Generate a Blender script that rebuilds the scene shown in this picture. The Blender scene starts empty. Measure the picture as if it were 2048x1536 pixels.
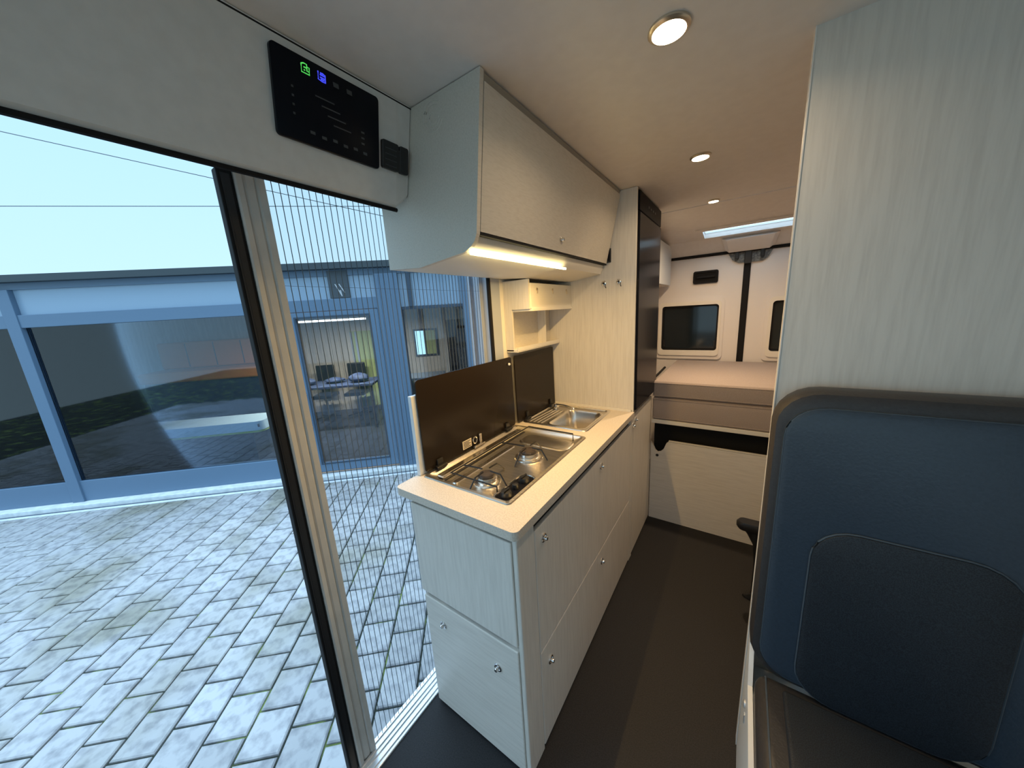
import bpy, bmesh, math, random
from mathutils import Vector, Matrix
random.seed(7)
S = bpy.context.scene
C = S.collection

# ------------------------------------------------------------------ camera
cam_d = bpy.data.cameras.new('camera'); cam = bpy.data.objects.new('camera', cam_d); C.objects.link(cam)
CR = Vector((0.82362722, 0.56399474, -0.05956627)); CU = Vector((-0.07151396, 0.20747554, 0.97562272)); CF = Vector((-0.56260462, 0.79928961, -0.21121592))
M = Matrix(((CR.x, CU.x, -CF.x, 0), (CR.y, CU.y, -CF.y, 0), (CR.z, CU.z, -CF.z, 1.45), (0, 0, 0, 1)))
cam.matrix_world = M
cam_d.sensor_width = 36; cam_d.sensor_fit = 'HORIZONTAL'; cam_d.lens = 659.19 / 2048 * 36
cam_d.clip_start = 0.02; cam_d.clip_end = 200
S.camera = cam
# ------------------------------------------------------------------ sky
SKY_STRENGTH = 1.0
w = bpy.data.worlds.new('sky'); S.world = w; w.use_nodes = True
nt = w.node_tree; nt.nodes.clear()
wo = nt.nodes.new('ShaderNodeOutputWorld'); bg = nt.nodes.new('ShaderNodeBackground'); bg.inputs[1].default_value = SKY_STRENGTH
tc = nt.nodes.new('ShaderNodeTexCoord'); sx = nt.nodes.new('ShaderNodeSeparateXYZ'); cr = nt.nodes.new('ShaderNodeValToRGB')
nt.links.new(tc.outputs['Generated'], sx.inputs[0]); nt.links.new(sx.outputs['Z'], cr.inputs[0])
# overcast sky: brighter towards the zenith (about three to one), bluish at the horizon
cr.color_ramp.elements[1].position = 1.0; cr.color_ramp.elements.new(0.35)
for k, c_ in enumerate(((0.245, 0.365, 0.435, 1), (0.205, 0.335, 0.44, 1), (1.12, 1.60, 2.06, 1))): cr.color_ramp.elements[k].color = c_
nt.links.new(cr.outputs[0], bg.inputs[0]); nt.links.new(bg.outputs[0], wo.inputs[0])
# ------------------------------------------------------------------ exposure
vs = S.view_settings
vs.view_transform = 'Standard'; vs.look = 'None'; vs.gamma = 1; vs.exposure = 1.45; vs.use_curve_mapping = False

# ------------------------------------------------------------------ materials
def mat(name, col, rough=0.5, metal=0.0, spec=0.5, emit=None, estr=0.0, var=None, scale=(1, 1, 1), nscale=20.0, bump=0.0, coat=0.0, detail=4.0, rnd=0.0, lo=0.35, hi=0.65):
    m = bpy.data.materials.new(name); m.use_nodes = True
    n = m.node_tree.nodes; l = m.node_tree.links; b = n['Principled BSDF']
    b.inputs['Base Color'].default_value = (*col, 1); b.inputs['Roughness'].default_value = rough
    b.inputs['Metallic'].default_value = metal; b.inputs['Specular IOR Level'].default_value = spec
    b.inputs['Coat Weight'].default_value = coat
    if emit: b.inputs['Emission Color'].default_value = (*emit, 1); b.inputs['Emission Strength'].default_value = estr
    if var or bump:
        t = n.new('ShaderNodeTexCoord'); mp = n.new('ShaderNodeMapping'); mp.inputs['Scale'].default_value = scale
        nz = n.new('ShaderNodeTexNoise'); nz.inputs['Scale'].default_value = nscale; nz.inputs['Detail'].default_value = detail
        l.new(t.outputs['Object'], mp.inputs[0]); l.new(mp.outputs[0], nz.inputs[0])
        if var:
            r = n.new('ShaderNodeValToRGB'); r.color_ramp.elements[0].position = lo; r.color_ramp.elements[1].position = hi
            r.color_ramp.elements[0].color = (*var, 1); r.color_ramp.elements[1].color = (*col, 1)
            l.new(nz.outputs[0], r.inputs[0]); out = r.outputs[0]
            if rnd:
                oi = n.new('ShaderNodeObjectInfo'); mr = n.new('ShaderNodeMapRange'); mr.inputs[3].default_value = 1 - rnd; mr.inputs[4].default_value = 1 + rnd
                l.new(oi.outputs['Random'], mr.inputs[0]); hs = n.new('ShaderNodeHueSaturation'); l.new(mr.outputs[0], hs.inputs['Value']); l.new(out, hs.inputs['Color']); out = hs.outputs[0]
            l.new(out, b.inputs['Base Color'])
        if bump:
            bp = n.new('ShaderNodeBump'); bp.inputs['Strength'].default_value = bump; bp.inputs['Distance'].default_value = 0.002
            l.new(nz.outputs[0], bp.inputs['Height']); l.new(bp.outputs[0], b.inputs['Normal'])
    return m
WCOL = (0.76, 0.715, 0.645); WVAR = (0.67, 0.625, 0.56)
wood_z = mat('pale wood laminate vertical grain', WCOL, 0.42, var=WVAR, scale=(14, 14, 0.9), nscale=9, bump=0.15, lo=.25, hi=.6)
wood_y = mat('pale wood laminate lengthwise grain', (0.70, 0.65, 0.57), 0.42, var=(0.63, 0.58, 0.50), scale=(22, 3, 22), nscale=12, bump=0.08, lo=.25, hi=.6)
wood_x = mat('pale wood laminate cross grain', WCOL, 0.42, var=WVAR, scale=(1.0, 14, 14), nscale=9, bump=0.15, lo=.25, hi=.6)
edging = mat('pale edge banding', (0.82, 0.78, 0.70), 0.4)
top_m = mat('cream speckled worktop laminate', (0.74, 0.66, 0.56), 0.38, var=(0.62, 0.54, 0.45), nscale=220, detail=2)
panelgrey = mat('pale grey vinyl panel', (0.76, 0.74, 0.71), 0.5, var=(0.72, 0.70, 0.67), nscale=40)
ceil_m = mat('off white ceiling lining', (0.78, 0.725, 0.68), 0.55, var=(0.75, 0.695, 0.65), nscale=30)
black_pl = mat('black plastic', (0.012, 0.012, 0.013), 0.4)
black_rub = mat('black rubber seal', (0.008, 0.007, 0.007), 0.7, spec=.25)
black_void = mat('black standing in for shade', (0.006, 0.006, 0.006), 0.9)  # painted black for the shade inside gaps and openings
gloss_blk = mat('glossy black fridge front', (0.010, 0.010, 0.013), 0.18, spec=0.5)
gloss_blk.node_tree.nodes['Principled BSDF'].inputs['IOR'].default_value = 1.13
strip_blk = mat('black control strip plastic', (0.006, 0.006, 0.008), 0.4)
strip_blk.node_tree.nodes['Principled BSDF'].inputs['IOR'].default_value = 1.12
brown_glass = mat('smoked brown black glass', (0.017, 0.012, 0.009), 0.22, spec=0.22)
screen_glass = mat('black touch panel glass', (0.003, 0.004, 0.008), 0.35, spec=0.15)
steel = mat('brushed stainless steel', (0.74, 0.69, 0.62), 0.36, metal=1.0, var=(0.50, 0.46, 0.40), scale=(1, 30, 30), nscale=12)
steel_d = mat('polished stainless steel', (0.80, 0.76, 0.70), 0.27, metal=1.0)
chrome = mat('chrome', (0.80, 0.79, 0.78), 0.12, metal=1.0)
alu = mat('anodised aluminium', (0.72, 0.74, 0.76), 0.32, metal=0.7)
burner_m = mat('burner cap enamel', (0.055, 0.042, 0.035), 0.45)
barm = mat('beige coated aluminium bar', (0.56, 0.54, 0.50), 0.4, var=(0.52, 0.50, 0.46), nscale=20)
floor_m = mat('dark speckled vinyl floor', (0.020, 0.019, 0.020), 0.6, spec=.3, var=(0.011, 0.010, 0.011), nscale=260, detail=2, bump=.1)
white_led = mat('lamp diffuser glowing', (1, 1, 1), 0.4, emit=(1.0, 0.86, 0.6), estr=14)
led_m = mat('led strip glowing', (1, 1, 1), 0.4, emit=(1.0, 0.80, 0.36), estr=5)
sat = mat('satin nickel ring', (0.70, 0.62, 0.5), 0.3, metal=0.9)
fab = mat('mauve beige mattress fabric', (0.43, 0.355, 0.315), 0.9, var=(0.37, 0.30, 0.265), nscale=300, bump=.3)
fab_top = fab
doorw = mat('off white rear door lining', (0.80, 0.74, 0.69), 0.5)
trimw = mat('cream window surround', (0.84, 0.78, 0.68), 0.45)
dk_glass = mat('privacy glass', (0.012, 0.018, 0.022), 0.08, spec=0.6)
leather = mat('navy blue leather', (0.038, 0.056, 0.080), 0.42, var=(0.033, 0.049, 0.070), nscale=160, bump=.25)
leather_c = mat('charcoal leather', (0.040, 0.037, 0.036), 0.45, var=(0.033, 0.030, 0.030), nscale=160, bump=.25)
leather_p = mat('perforated black leather', (0.008, 0.011, 0.016), 0.6, var=(0.02, 0.027, 0.036), nscale=500, detail=0)
piping = mat('grey piping', (0.065, 0.085, 0.105), 0.5)
whitep = mat('white plastic', (0.78, 0.80, 0.80), 0.4)
green_i = mat('green icon light', (0, 0, 0), 0.5, emit=(0.10, 0.75, 0.12), estr=0.32)
blue_i = mat('blue icon light', (0, 0, 0), 0.5, emit=(0.06, 0.08, 1.0), estr=0.38)
grey_i = mat('grey icon print', (0.06, 0.065, 0.07), 0.5)
frame_b = mat('blue grey steel frame', (0.10, 0.165, 0.25), 0.4, spec=.5)
dark_b = mat('dark blue seal', (0.03, 0.055, 0.09), 0.5)
transom_m = mat('transom with painted sky reflection', (0.25, 0.35, 0.46), 0.2)  # blue base colour stands in for sky reflected in transom glass
roof_m = mat('dark roof edge', (0.035, 0.05, 0.06), 0.6)
kerb_m = mat('pale concrete kerb', (0.62, 0.66, 0.68), 0.7, var=(0.5, 0.54, 0.56), nscale=15)
inwall = mat('beige workshop wall', (0.78, 0.64, 0.49), 0.7, var=(0.62, 0.51, 0.39), scale=(8, 8, .6), nscale=3)
infloor = mat('dark workshop floor', (0.05, 0.055, 0.065), 0.35, var=(0.035, 0.04, 0.05), nscale=8)
paver_m = mat('grey concrete paver', (0.35, 0.355, 0.365), 0.8, var=(0.215, 0.22, 0.235), nscale=16, bump=.6, detail=10, rnd=0.13, lo=.33, hi=.55)
def add_stain(m, sc, f, tint):
    n = m.node_tree.nodes; l = m.node_tree.links; b = n['Principled BSDF']; src = b.inputs['Base Color'].links[0].from_socket
    g = n.new('ShaderNodeNewGeometry'); z = n.new('ShaderNodeTexNoise'); z.inputs['Scale'].default_value = sc; z.inputs['Detail'].default_value = 5
    r = n.new('ShaderNodeMapRange'); r.inputs[1].default_value = .50; r.inputs[2].default_value = .64; r.inputs[3].default_value = 0; r.inputs[4].default_value = f
    x = n.new('ShaderNodeMix'); x.data_type = 'RGBA'; x.blend_type = 'MULTIPLY'; x.inputs[7].default_value = (*tint, 1)
    l.new(g.outputs['Position'], z.inputs[0]); l.new(z.outputs[0], r.inputs[0]); l.new(r.outputs[0], x.inputs[0]); l.new(src, x.inputs[6]); l.new(x.outputs[2], b.inputs['Base Color'])
add_stain(paver_m, 1.1, 1.0, (0.62, 0.60, 0.50))
joint_m = mat('mossy joint sand', (0.022, 0.030, 0.022), 0.95, var=(0.16, 0.22, 0.05), nscale=5.5, lo=.34, hi=.45)
jamb_m = mat('blue grey body paint', (0.42, 0.46, 0.54), 0.3, coat=.4)
orange_m = mat('orange upholstery', (0.75, 0.25, 0.06), 0.6)
yellow_m = mat('yellow green curtain', (0.55, 0.58, 0.22), 0.7)
clutter_m = mat('dark blue cloth', (0.025, 0.04, 0.10), 0.7, var=(0.08, 0.10, 0.16), nscale=14)
clutter_p = mat('pale paper', (0.5, 0.52, 0.56), 0.7)
tube_m = mat('fluorescent tube glowing', (1, 1, 1), 0.4, emit=(1.0, 0.88, 0.75), estr=3.2)
winlit = mat('pane with daylight as emission', (.6, .7, .7), 0.3, emit=(0.55, 0.85, 0.85), estr=0.8)  # glow put into the pane in place of daylight behind it
lime_m = mat('lime edge strip', (0.55, 0.70, 0.15), 0.5)
label_m = mat('warm white sticker', (0.75, 0.66, 0.5), 0.6)
black_txt = mat('black print', (0.01, 0.01, 0.01), 0.6)
acryl = bpy.data.materials.new('frosted acrylic'); acryl.use_nodes = True
_n = acryl.node_tree.nodes; _l = acryl.node_tree.links; _n.remove(_n['Principled BSDF'])
_t = _n.new('ShaderNodeBsdfTranslucent'); _t.inputs[0].default_value = (.95, .95, .95, 1); _p = _n.new('ShaderNodeBsdfTransparent'); _x = _n.new('ShaderNodeMixShader'); _x.inputs[0].default_value = .6
_l.new(_t.outputs[0], _x.inputs[2]); _l.new(_p.outputs[0], _x.inputs[1]); _l.new(_x.outputs[0], _n['Material Output'].inputs[0])

def glassmat(name, tint, refl, rough=0.03):
    m = bpy.data.materials.new(name); m.use_nodes = True; n = m.node_tree.nodes; l = m.node_tree.links; n.remove(n['Principled BSDF'])
    t = n.new('ShaderNodeBsdfTransparent'); t.inputs[0].default_value = (*tint, 1); g = n.new('ShaderNodeBsdfGlossy'); g.inputs[0].default_value = (.9, .95, 1, 1); g.inputs['Roughness'].default_value = rough
    f = n.new('ShaderNodeFresnel'); f.inputs[0].default_value = 1.5; a = n.new('ShaderNodeMath'); a.operation = 'ADD'; a.inputs[1].default_value = refl; a.use_clamp = True
    x = n.new('ShaderNodeMixShader'); l.new(f.outputs[0], a.inputs[0]); l.new(a.outputs[0], x.inputs[0]); l.new(t.outputs[0], x.inputs[1]); l.new(g.outputs[0], x.inputs[2]); l.new(x.outputs[0], n['Material Output'].inputs[0])
    return m
glass_w = glassmat('tinted window glass', (0.62, 0.72, 0.82), 0.02)
mesh_m = bpy.data.materials.new('fine insect mesh'); mesh_m.use_nodes = True
_n = mesh_m.node_tree.nodes; _l = mesh_m.node_tree.links; _n.remove(_n['Principled BSDF'])
_t = _n.new('ShaderNodeBsdfDiffuse'); _t.inputs[0].default_value = (.03, .035, .045, 1); _p = _n.new('ShaderNodeBsdfTransparent'); _x = _n.new('ShaderNodeMixShader'); _x.inputs[0].default_value = .13
_l.new(_t.outputs[0], _x.inputs[2]); _l.new(_p.outputs[0], _x.inputs[1]); _l.new(_x.outputs[0], _n['Material Output'].inputs[0])

# ------------------------------------------------------------------ helpers
def box(bm, x0, x1, y0, y1, z0, z1, bev=0.0, seg=2, mtx=None):
    vs_ = [bm.verts.new((x, y, z)) for x in (x0, x1) for y in (y0, y1) for z in (z0, z1)]
    fs = [bm.faces.new([vs_[i] for i in q]) for q in ((0, 1, 3, 2), (4, 6, 7, 5), (0, 4, 5, 1), (2, 3, 7, 6), (0, 2, 6, 4), (1, 5, 7, 3))]
    if bev:
        es = list({e for f in fs for e in f.edges})
        r = bmesh.ops.bevel(bm, geom=es, offset=bev, segments=seg, affect='EDGES', profile=.5)
        vs_ = list({v for v in r['verts']} | {v for v in vs_ if v.is_valid})
    if mtx:
        for v in vs_: v.co = mtx @ v.co
    return vs_
def loft(bm, pa, pb, cap=True):
    a = [bm.verts.new(p) for p in pa]; b = [bm.verts.new(p) for p in pb]; n = len(a)
    for i in range(n):
        j = (i + 1) % n; bm.faces.new((a[i], a[j], b[j], b[i]))
    if cap: bm.faces.new(a[::-1]); bm.faces.new(b)
    return a + b
def rrect(x0, x1, y0, y1, r, n=5):
    P = []
    for cx, cy, a0 in ((x1 - r, y1 - r, 0), (x0 + r, y1 - r, 90), (x0 + r, y0 + r, 180), (x1 - r, y0 + r, 270)):
        for i in range(n + 1):
            a = math.radians(a0 + 90 * i / n); P.append((cx + r * math.cos(a), cy + r * math.sin(a)))
    return P
def rings(bm, rgs, cap0=True, cap1=True):
    """loft a list of rings (each a list of 3d points)"""
    V = [[bm.verts.new(p) for p in r] for r in rgs]; n = len(V[0])
    for a, b in zip(V, V[1:]):
        for i in range(n):
            j = (i + 1) % n; bm.faces.new((a[i], a[j], b[j], b[i]))
    if cap0: bm.faces.new(V[0][::-1])
    if cap1: bm.faces.new(V[-1])
def lathe(bm, prof, c, n=20, axis='z'):
    R = []
    for r, h in prof:
        q = []
        for i in range(n):
            a = 2 * math.pi * i / n; u, v = r * math.cos(a), r * math.sin(a)
            q.append({'z': (c[0] + u, c[1] + v, c[2] + h), 'x': (c[0] + h, c[1] + u, c[2] + v), 'y': (c[0] + u, c[1] + h, c[2] + v)}[axis])
        R.append(q)
    rings(bm, R)
def tube(bm, pts, r, n=8):
    pts = [Vector(p) for p in pts]; R = []
    for i, p in enumerate(pts):
        d = (pts[min(i + 1, len(pts) - 1)] - pts[max(i - 1, 0)]).normalized()
        ref = Vector((0, 0, 1)) if abs(d.z) < .9 else Vector((1, 0, 0))
        u = d.cross(ref).normalized(); v = d.cross(u)
        R.append([tuple(p + u * r * math.cos(2 * math.pi * k / n) + v * r * math.sin(2 * math.pi * k / n)) for k in range(n)])
    rings(bm, R)
def plate(bm, outer, holes, fn, t0, t1):
    """slab in (u,v) with rectangular holes; fn(u,v,t)->xyz"""
    us = sorted({outer[0], outer[1]} | {h[i] for h in holes for i in (0, 1)}); vv = sorted({outer[2], outer[3]} | {h[i] for h in holes for i in (2, 3)})
    us = [u for u in us if outer[0] <= u <= outer[1]]; vv = [v for v in vv if outer[2] <= v <= outer[3]]
    def solid(i, j):
        if not (0 <= i < len(us) - 1 and 0 <= j < len(vv) - 1): return False
        cu, cv = (us[i] + us[i + 1]) / 2, (vv[j] + vv[j + 1]) / 2
        return not any(h[0] < cu < h[1] and h[2] < cv < h[3] for h in holes)
    cache = {}
    def V(i, j, t):
        k = (i, j, t)
        if k not in cache: cache[k] = bm.verts.new(fn(us[i], vv[j], t))
        return cache[k]
    for i in range(len(us) - 1):
        for j in range(len(vv) - 1):
            if not solid(i, j): continue
            bm.faces.new((V(i, j, t0), V(i, j + 1, t0), V(i + 1, j + 1, t0), V(i + 1, j, t0)))
            bm.faces.new((V(i, j, t1), V(i + 1, j, t1), V(i + 1, j + 1, t1), V(i, j + 1, t1)))
            for (di, dj, a, b) in ((-1, 0, (i, j), (i, j + 1)), (1, 0, (i + 1, j + 1), (i + 1, j)), (0, -1, (i + 1, j), (i, j)), (0, 1, (i, j + 1), (i + 1, j + 1))):
                if not solid(i + di, j + dj): bm.faces.new((V(*a, t0), V(*a, t1), V(*b, t1), V(*b, t0)))
def obj(name, bm, m, parent=None, smooth=False, kind=None, label=None):
    me = bpy.data.meshes.new(name)
    if isinstance(bm, bmesh.types.BMesh):
        bmesh.ops.recalc_face_normals(bm, faces=bm.faces); bm.to_mesh(me); bm.free()
    me.materials.append(m)
    if smooth:
        me.polygons.foreach_set('use_smooth', [True] * len(me.polygons))
        try: me.set_sharp_from_angle(angle=math.radians(40))
        except Exception: pass
    o = bpy.data.objects.new(name, me); C.objects.link(o)
    if parent: par(o, parent)
    if kind: o['kind'] = kind
    if label: o['label'] = label
    return o
def wm(o):
    m = Matrix.Translation(o.location) @ o.rotation_euler.to_matrix().to_4x4()
    if o.parent: m = wm(o.parent) @ o.matrix_parent_inverse @ m
    return m
def par(o, p): o.parent = p; o.matrix_parent_inverse = wm(p).inverted()
def thing(name, label, cat, loc=(0, 0, 0), group=None):
    o = bpy.data.objects.new(name, None); C.objects.link(o); o.location = loc; o.empty_display_size = .05
    o['label'] = label; o['category'] = cat
    if group: o['group'] = group
    return o
def tag(o, label, cat, group=None):
    o['label'] = label; o['category'] = cat
    if group: o['group'] = group
    return o
def bxo(name, dims, m, parent=None, bev=0.0, **k):
    bm = bmesh.new(); box(bm, *dims, bev=bev); return obj(name, bm, m, parent, **k)

# ================================================================== VAN SHELL
XF = -0.448
# floor, ends at sill of the sliding door
bxo('floor', (-0.90, 0.95, -1.3, 3.13, -0.06, 0.0), floor_m, kind='structure')
# ceiling: flat front part with a seam, rear part lower with the roof hatch opening
bm = bmesh.new(); box(bm, -0.98, 0.98, -1.3, 2.352, 1.99, 2.02)
obj('ceiling', bm, ceil_m, kind='structure')
bm = bmesh.new()
SLP = lambda v: -(v - 2.356) * 0.1325
plate(bm, (-0.98, 0.98, 2.356, 3.02), [(-0.275, 0.34, 2.812, 2.972)], lambda u, v, t: (u, v, t + SLP(v)), 1.988, 2.012)
loft(bm, [(-.98, 3.02, 1.899), (-.98, 3.12, 1.805), (-.98, 3.16, 1.83), (-.98, 3.02, 1.929)], [(.98, 3.02, 1.899), (.98, 3.12, 1.805), (.98, 3.16, 1.83), (.98, 3.02, 1.929)])
obj('trim_1', bm, ceil_m, kind='structure', label='sloping ceiling lining over the bed')
bm = bmesh.new()   # latch cover above the door seam
loft(bm, [(-.17, 3.03, 1.885), (-.15, 3.1, 1.815), (.15, 3.1, 1.815), (.17, 3.03, 1.885)], [(-.14, 3.0, 1.87), (-.12, 3.09, 1.79), (.12, 3.09, 1.79), (.14, 3.0, 1.87)])
obj('trim_2', bm, doorw, kind='structure', label='moulded cover over the rear door latch')
# roof hatch
t = thing('roof_hatch', 'rectangular roof hatch with frosted pane over the bed', 'skylight', (0.04, 2.89, 1.92))
bm = bmesh.new(); plate(bm, (-0.315, 0.38, 2.77, 3.008), [(-0.275, 0.34, 2.812, 2.972)], lambda u, v, t_: (u, v, t_ + SLP(v)), 1.980, 1.9875)
obj('frame', bm, ceil_m, t)
bm = bmesh.new(); plate(bm, (-0.30, 0.37, 2.79, 2.995), [(-0.272, 0.337, 2.815, 2.969)], lambda u, v, t_: (u, v, t_ + SLP(v)), 2.0125, 2.025); obj('surround', bm, whitep, t)
bm = bmesh.new(); plate(bm, (-0.30, 0.37, 2.79, 2.995), [], lambda u, v, t_: (u, v, t_ + SLP(v)), 2.0255, 2.029); obj('pane', bm, acryl, t)
# right side wall and front bulkhead, door wall rear of the opening
bm = bmesh.new(); plate(bm, (-1.3, 3.13, 0, 2.02), [(-1.24, -.48, .85, 1.80)], lambda u, v, t_: (t_, u, v), .92, .95); obj('wall_right', bm, wood_z, kind='structure')
bm = bmesh.new(); plate(bm, (-0.95, 0.95, 0, 2.02), [(-0.88, 0.88, 0.85, 1.93)], lambda u, v, t_: (u, t_, v), -1.32, -1.29)
obj('wall_front', bm, panelgrey, kind='structure')  # unseen wall, its opening enlarged to let more daylight into the cabin
bm = bmesh.new(); box(bm, -0.965, -0.935, 1.195, 3.13, -.06, 2.02); plate(bm, (-1.3, -.42, -.06, 2.02), [(-1.24, -.48, .85, 1.80)], lambda u, v, t_: (t_, u, v), -.965, -.935)
obj('wall_left', bm, edging, kind='structure')  # unseen cab side openings in both walls, added to bring in daylight
# overdoor panel (leaning)
bm = bmesh.new()
def ol(y, c=0): return [(-0.755, y, 1.989), (-0.8045 + .0, y, 1.757 + c), (-0.812, y, 1.750 + c), (-0.93, y, 1.800 + c * .3), (-0.95, y, 1.99)]
R_ = [ol(-1.28), ol(0.645), ol(0.688, .035)]
rings(bm, R_)
obj('trim_3', bm, panelgrey, kind='structure', label='leaning grey panel above the sliding door opening')
bm = bmesh.new(); tube(bm, [(-0.812, -1.28, 1.744), (-0.812, 0.65, 1.746)], 0.0055); obj('trim_4', bm, black_rub, kind='structure', label='black seal along the bottom of the overdoor panel')
bm = bmesh.new(); tube(bm, [(-0.757, -1.28, 1.986), (-0.757, 0.69, 1.986)], 0.0022, 6); obj('trim_5', bm, black_rub, kind='structure', label='dark joint between ceiling and overdoor panel')
# sliding door opening: outer header, rear jamb steps, front jamb, sill
bm = bmesh.new(); box(bm, -1.0, -.95, -1.3, 1.19, 1.85, 2.02); box(bm, -1.0, -.95, -1.3, 3.13, 1.97, 2.03)
obj('trim_6', bm, jamb_m, kind='structure', label='body coloured header outside the sliding door opening')
bm = bmesh.new()
prof = [(-.932, 1.186), (-.965, 1.186), (-.965, 1.165), (-.985, 1.165), (-.985, 1.182), (-1.03, 1.19), (-1.03, 1.175), (-1.045, 1.175), (-1.045, 1.2), (-1.09, 1.225), (-1.09, 1.27), (-.932, 1.27)]
loft(bm, [(x, y, -.2) for x, y in prof], [(x, y, 1.97) for x, y in prof])
box(bm, -1.06, -.93, -.5, -.42, -.2, 1.97, bev=.01)
obj('trim_7', bm, jamb_m, kind='structure', label='stepped body coloured pillar of the sliding door opening')
bm = bmesh.new(); tube(bm, [(-0.93, 1.187, 0), (-0.93, 1.187, 1.62)], 0.009); obj('trim_8', bm, black_rub, kind='structure', label='black edge seal of the door pillar')
bm = bmesh.new(); box(bm, -0.97, -0.885, -0.42, 1.19, -0.05, 0.006, bev=.003)
for x in (-.955, -.935, -.92, -.90): box(bm, x - .003, x + .003, -0.42, 1.19, 0.006, 0.011)
obj('trim_9', bm, alu, kind='structure', label='ribbed aluminium door sill')
bm = bmesh.new(); box(bm, -.968, -.94, -.5, 1.27, -.30, -.051); box(bm, -1.0, -.9, 1.27, 3.13, -.3, -.06); obj('trim_10', bm, jamb_m, kind='structure', label='body side below the door sill')

# rear doors
YD = 3.13
def rear_door(n, sg):
    bm = bmesh.new()
    def fx(u, v, t_): return (sg * u, t_, v)
    wx = (0.158, 0.578, 1.048, 1.425) if sg < 0 else (0.172, 0.578, 1.048, 1.425)
    plate(bm, (0.020, 0.66, 0.0, 1.795), [wx], fx, YD, YD + .04)
    d = obj('door_%d' % n, bm, doorw, kind='structure')
    d['label'] = 'left rear door with black grab recess and dark window' if sg < 0 else 'right rear door half hidden behind the partition'
    # raised surround, two tiers, rounded
    def ring(a, b, y0, y1, m, nm, r0=.03, r1=.02):
        bm = bmesh.new()
        oA = rrect(a[0], a[1], a[2], a[3], r0); oB = rrect(b[0], b[1], b[2], b[3], r1)
        rg = [[(sg * x, y0, z) for x, z in oA], [(sg * x, y1, z) for x, z in oA], [(sg * x, y1, z) for x, z in oB], [(sg * x, y0, z) for x, z in oB]]
        rings(bm, rg, False, False); return obj(nm, bm, m, d, smooth=True)
    u0 = 0.122 if sg < 0 else 0.132
    ring((u0, 0.618, 0.98, 1.472), (u0 + .022, 0.60, 1.01, 1.45), YD, YD - .012, doorw, 'window_moulding', .035, .03)
    ring((u0 + .022, 0.60, 1.01, 1.45), (wx[0] + .002, 0.573, 1.053, 1.421), YD + .004, YD - .022, trimw, 'window_surround', .03, .022)
    ring((wx[0] + .002, 0.573, 1.053, 1.421), (wx[0] + .014, 0.56, 1.066, 1.408), YD + .01, YD - .006, black_rub, 'window_gasket', .022, .018)
    bm = bmesh.new(); P = rrect(wx[0] - .01, .585, 1.04, 1.43, .02); loft(bm, [(sg * x, YD + .012, z) for x, z in P], [(sg * x, YD + .018, z) for x, z in P])
    obj('window_pane', bm, dk_glass, d)
    bm = bmesh.new(); box(bm, sg * .165, sg * .185, YD - .002, YD + .01, 1.09, 1.13); box(bm, sg * .545, sg * .565, YD - .002, YD + .01, 1.08, 1.14)
    obj('window_catch', bm, black_pl, d)
    return d
d1 = rear_door(1, -1); d2 = rear_door(2, 1)
bm = bmesh.new(); P = rrect(-.352, -.18, 1.585, 1.682, .014); Q = rrect(-.338, -.194, 1.6, 1.668, .01)
rings(bm, [[(x, YD - .001, z) for x, z in P], [(x, YD - .014, z) for x, z in P], [(x, YD - .014, z) for x, z in Q], [(x, YD - .004, z) for x, z in Q]], True, True)
obj('grab_recess', bm, black_rub, d1)
bxo('grab_bar', (-.33, -.20, YD - .02, YD - .008, 1.625, 1.643), black_rub, d1, bev=.004)
bxo('trim_11', (-0.0215, 0.0215, YD - .010, YD - .0005, 0.0, 1.79), black_rub, bev=.006, kind='structure', label='black rubber seam between the rear doors')
bm = bmesh.new(); box(bm, -.97, .97, YD - .008, YD - .0005, 1.785, 1.81); tube(bm, [(-.66, YD - .008, 1.797), (.66, YD - .008, 1.797)], .010); obj('trim_12', bm, black_rub, kind='structure', label='black rubber seal above the rear doors')
bm = bmesh.new(); box(bm, -.97, -.6601, YD, YD + .03, 0, 1.81); box(bm, .6601, .97, YD, YD + .03, 0, 1.81); obj('wall_rear', bm, doorw, kind='structure')
t = thing('door_latch', 'black and grey latch plate at top of the rear door seam', 'latch', (0, YD, 1.75))
bm = bmesh.new(); P = [(-.125, 1.785), (-.095, 1.735), (-.055, 1.712), (.09, 1.712), (.12, 1.735), (.145, 1.785)]
loft(bm, [(x, YD - .014, z) for x, z in P], [(x, YD - .004, z) for x, z in P]); obj('plate', bm, mat('grey latch casting', (.22, .22, .2), .5, var=(.08, .08, .08), nscale=70), t)
for x in (-.07, .085):
    bm = bmesh.new(); box(bm, x - .012, x + .012, YD - .034, YD - .012, 1.74, 1.79, bev=.004); lathe(bm, [(.012, -.03), (.012, -.014)], (x, YD, 1.742), 10, 'y'); obj('hook', bm, black_pl, t)
bm = bmesh.new(); box(bm, -.022, .022, YD - .03, YD - .010, 1.70, 1.79, bev=.004); obj('striker', bm, black_pl, t)

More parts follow.
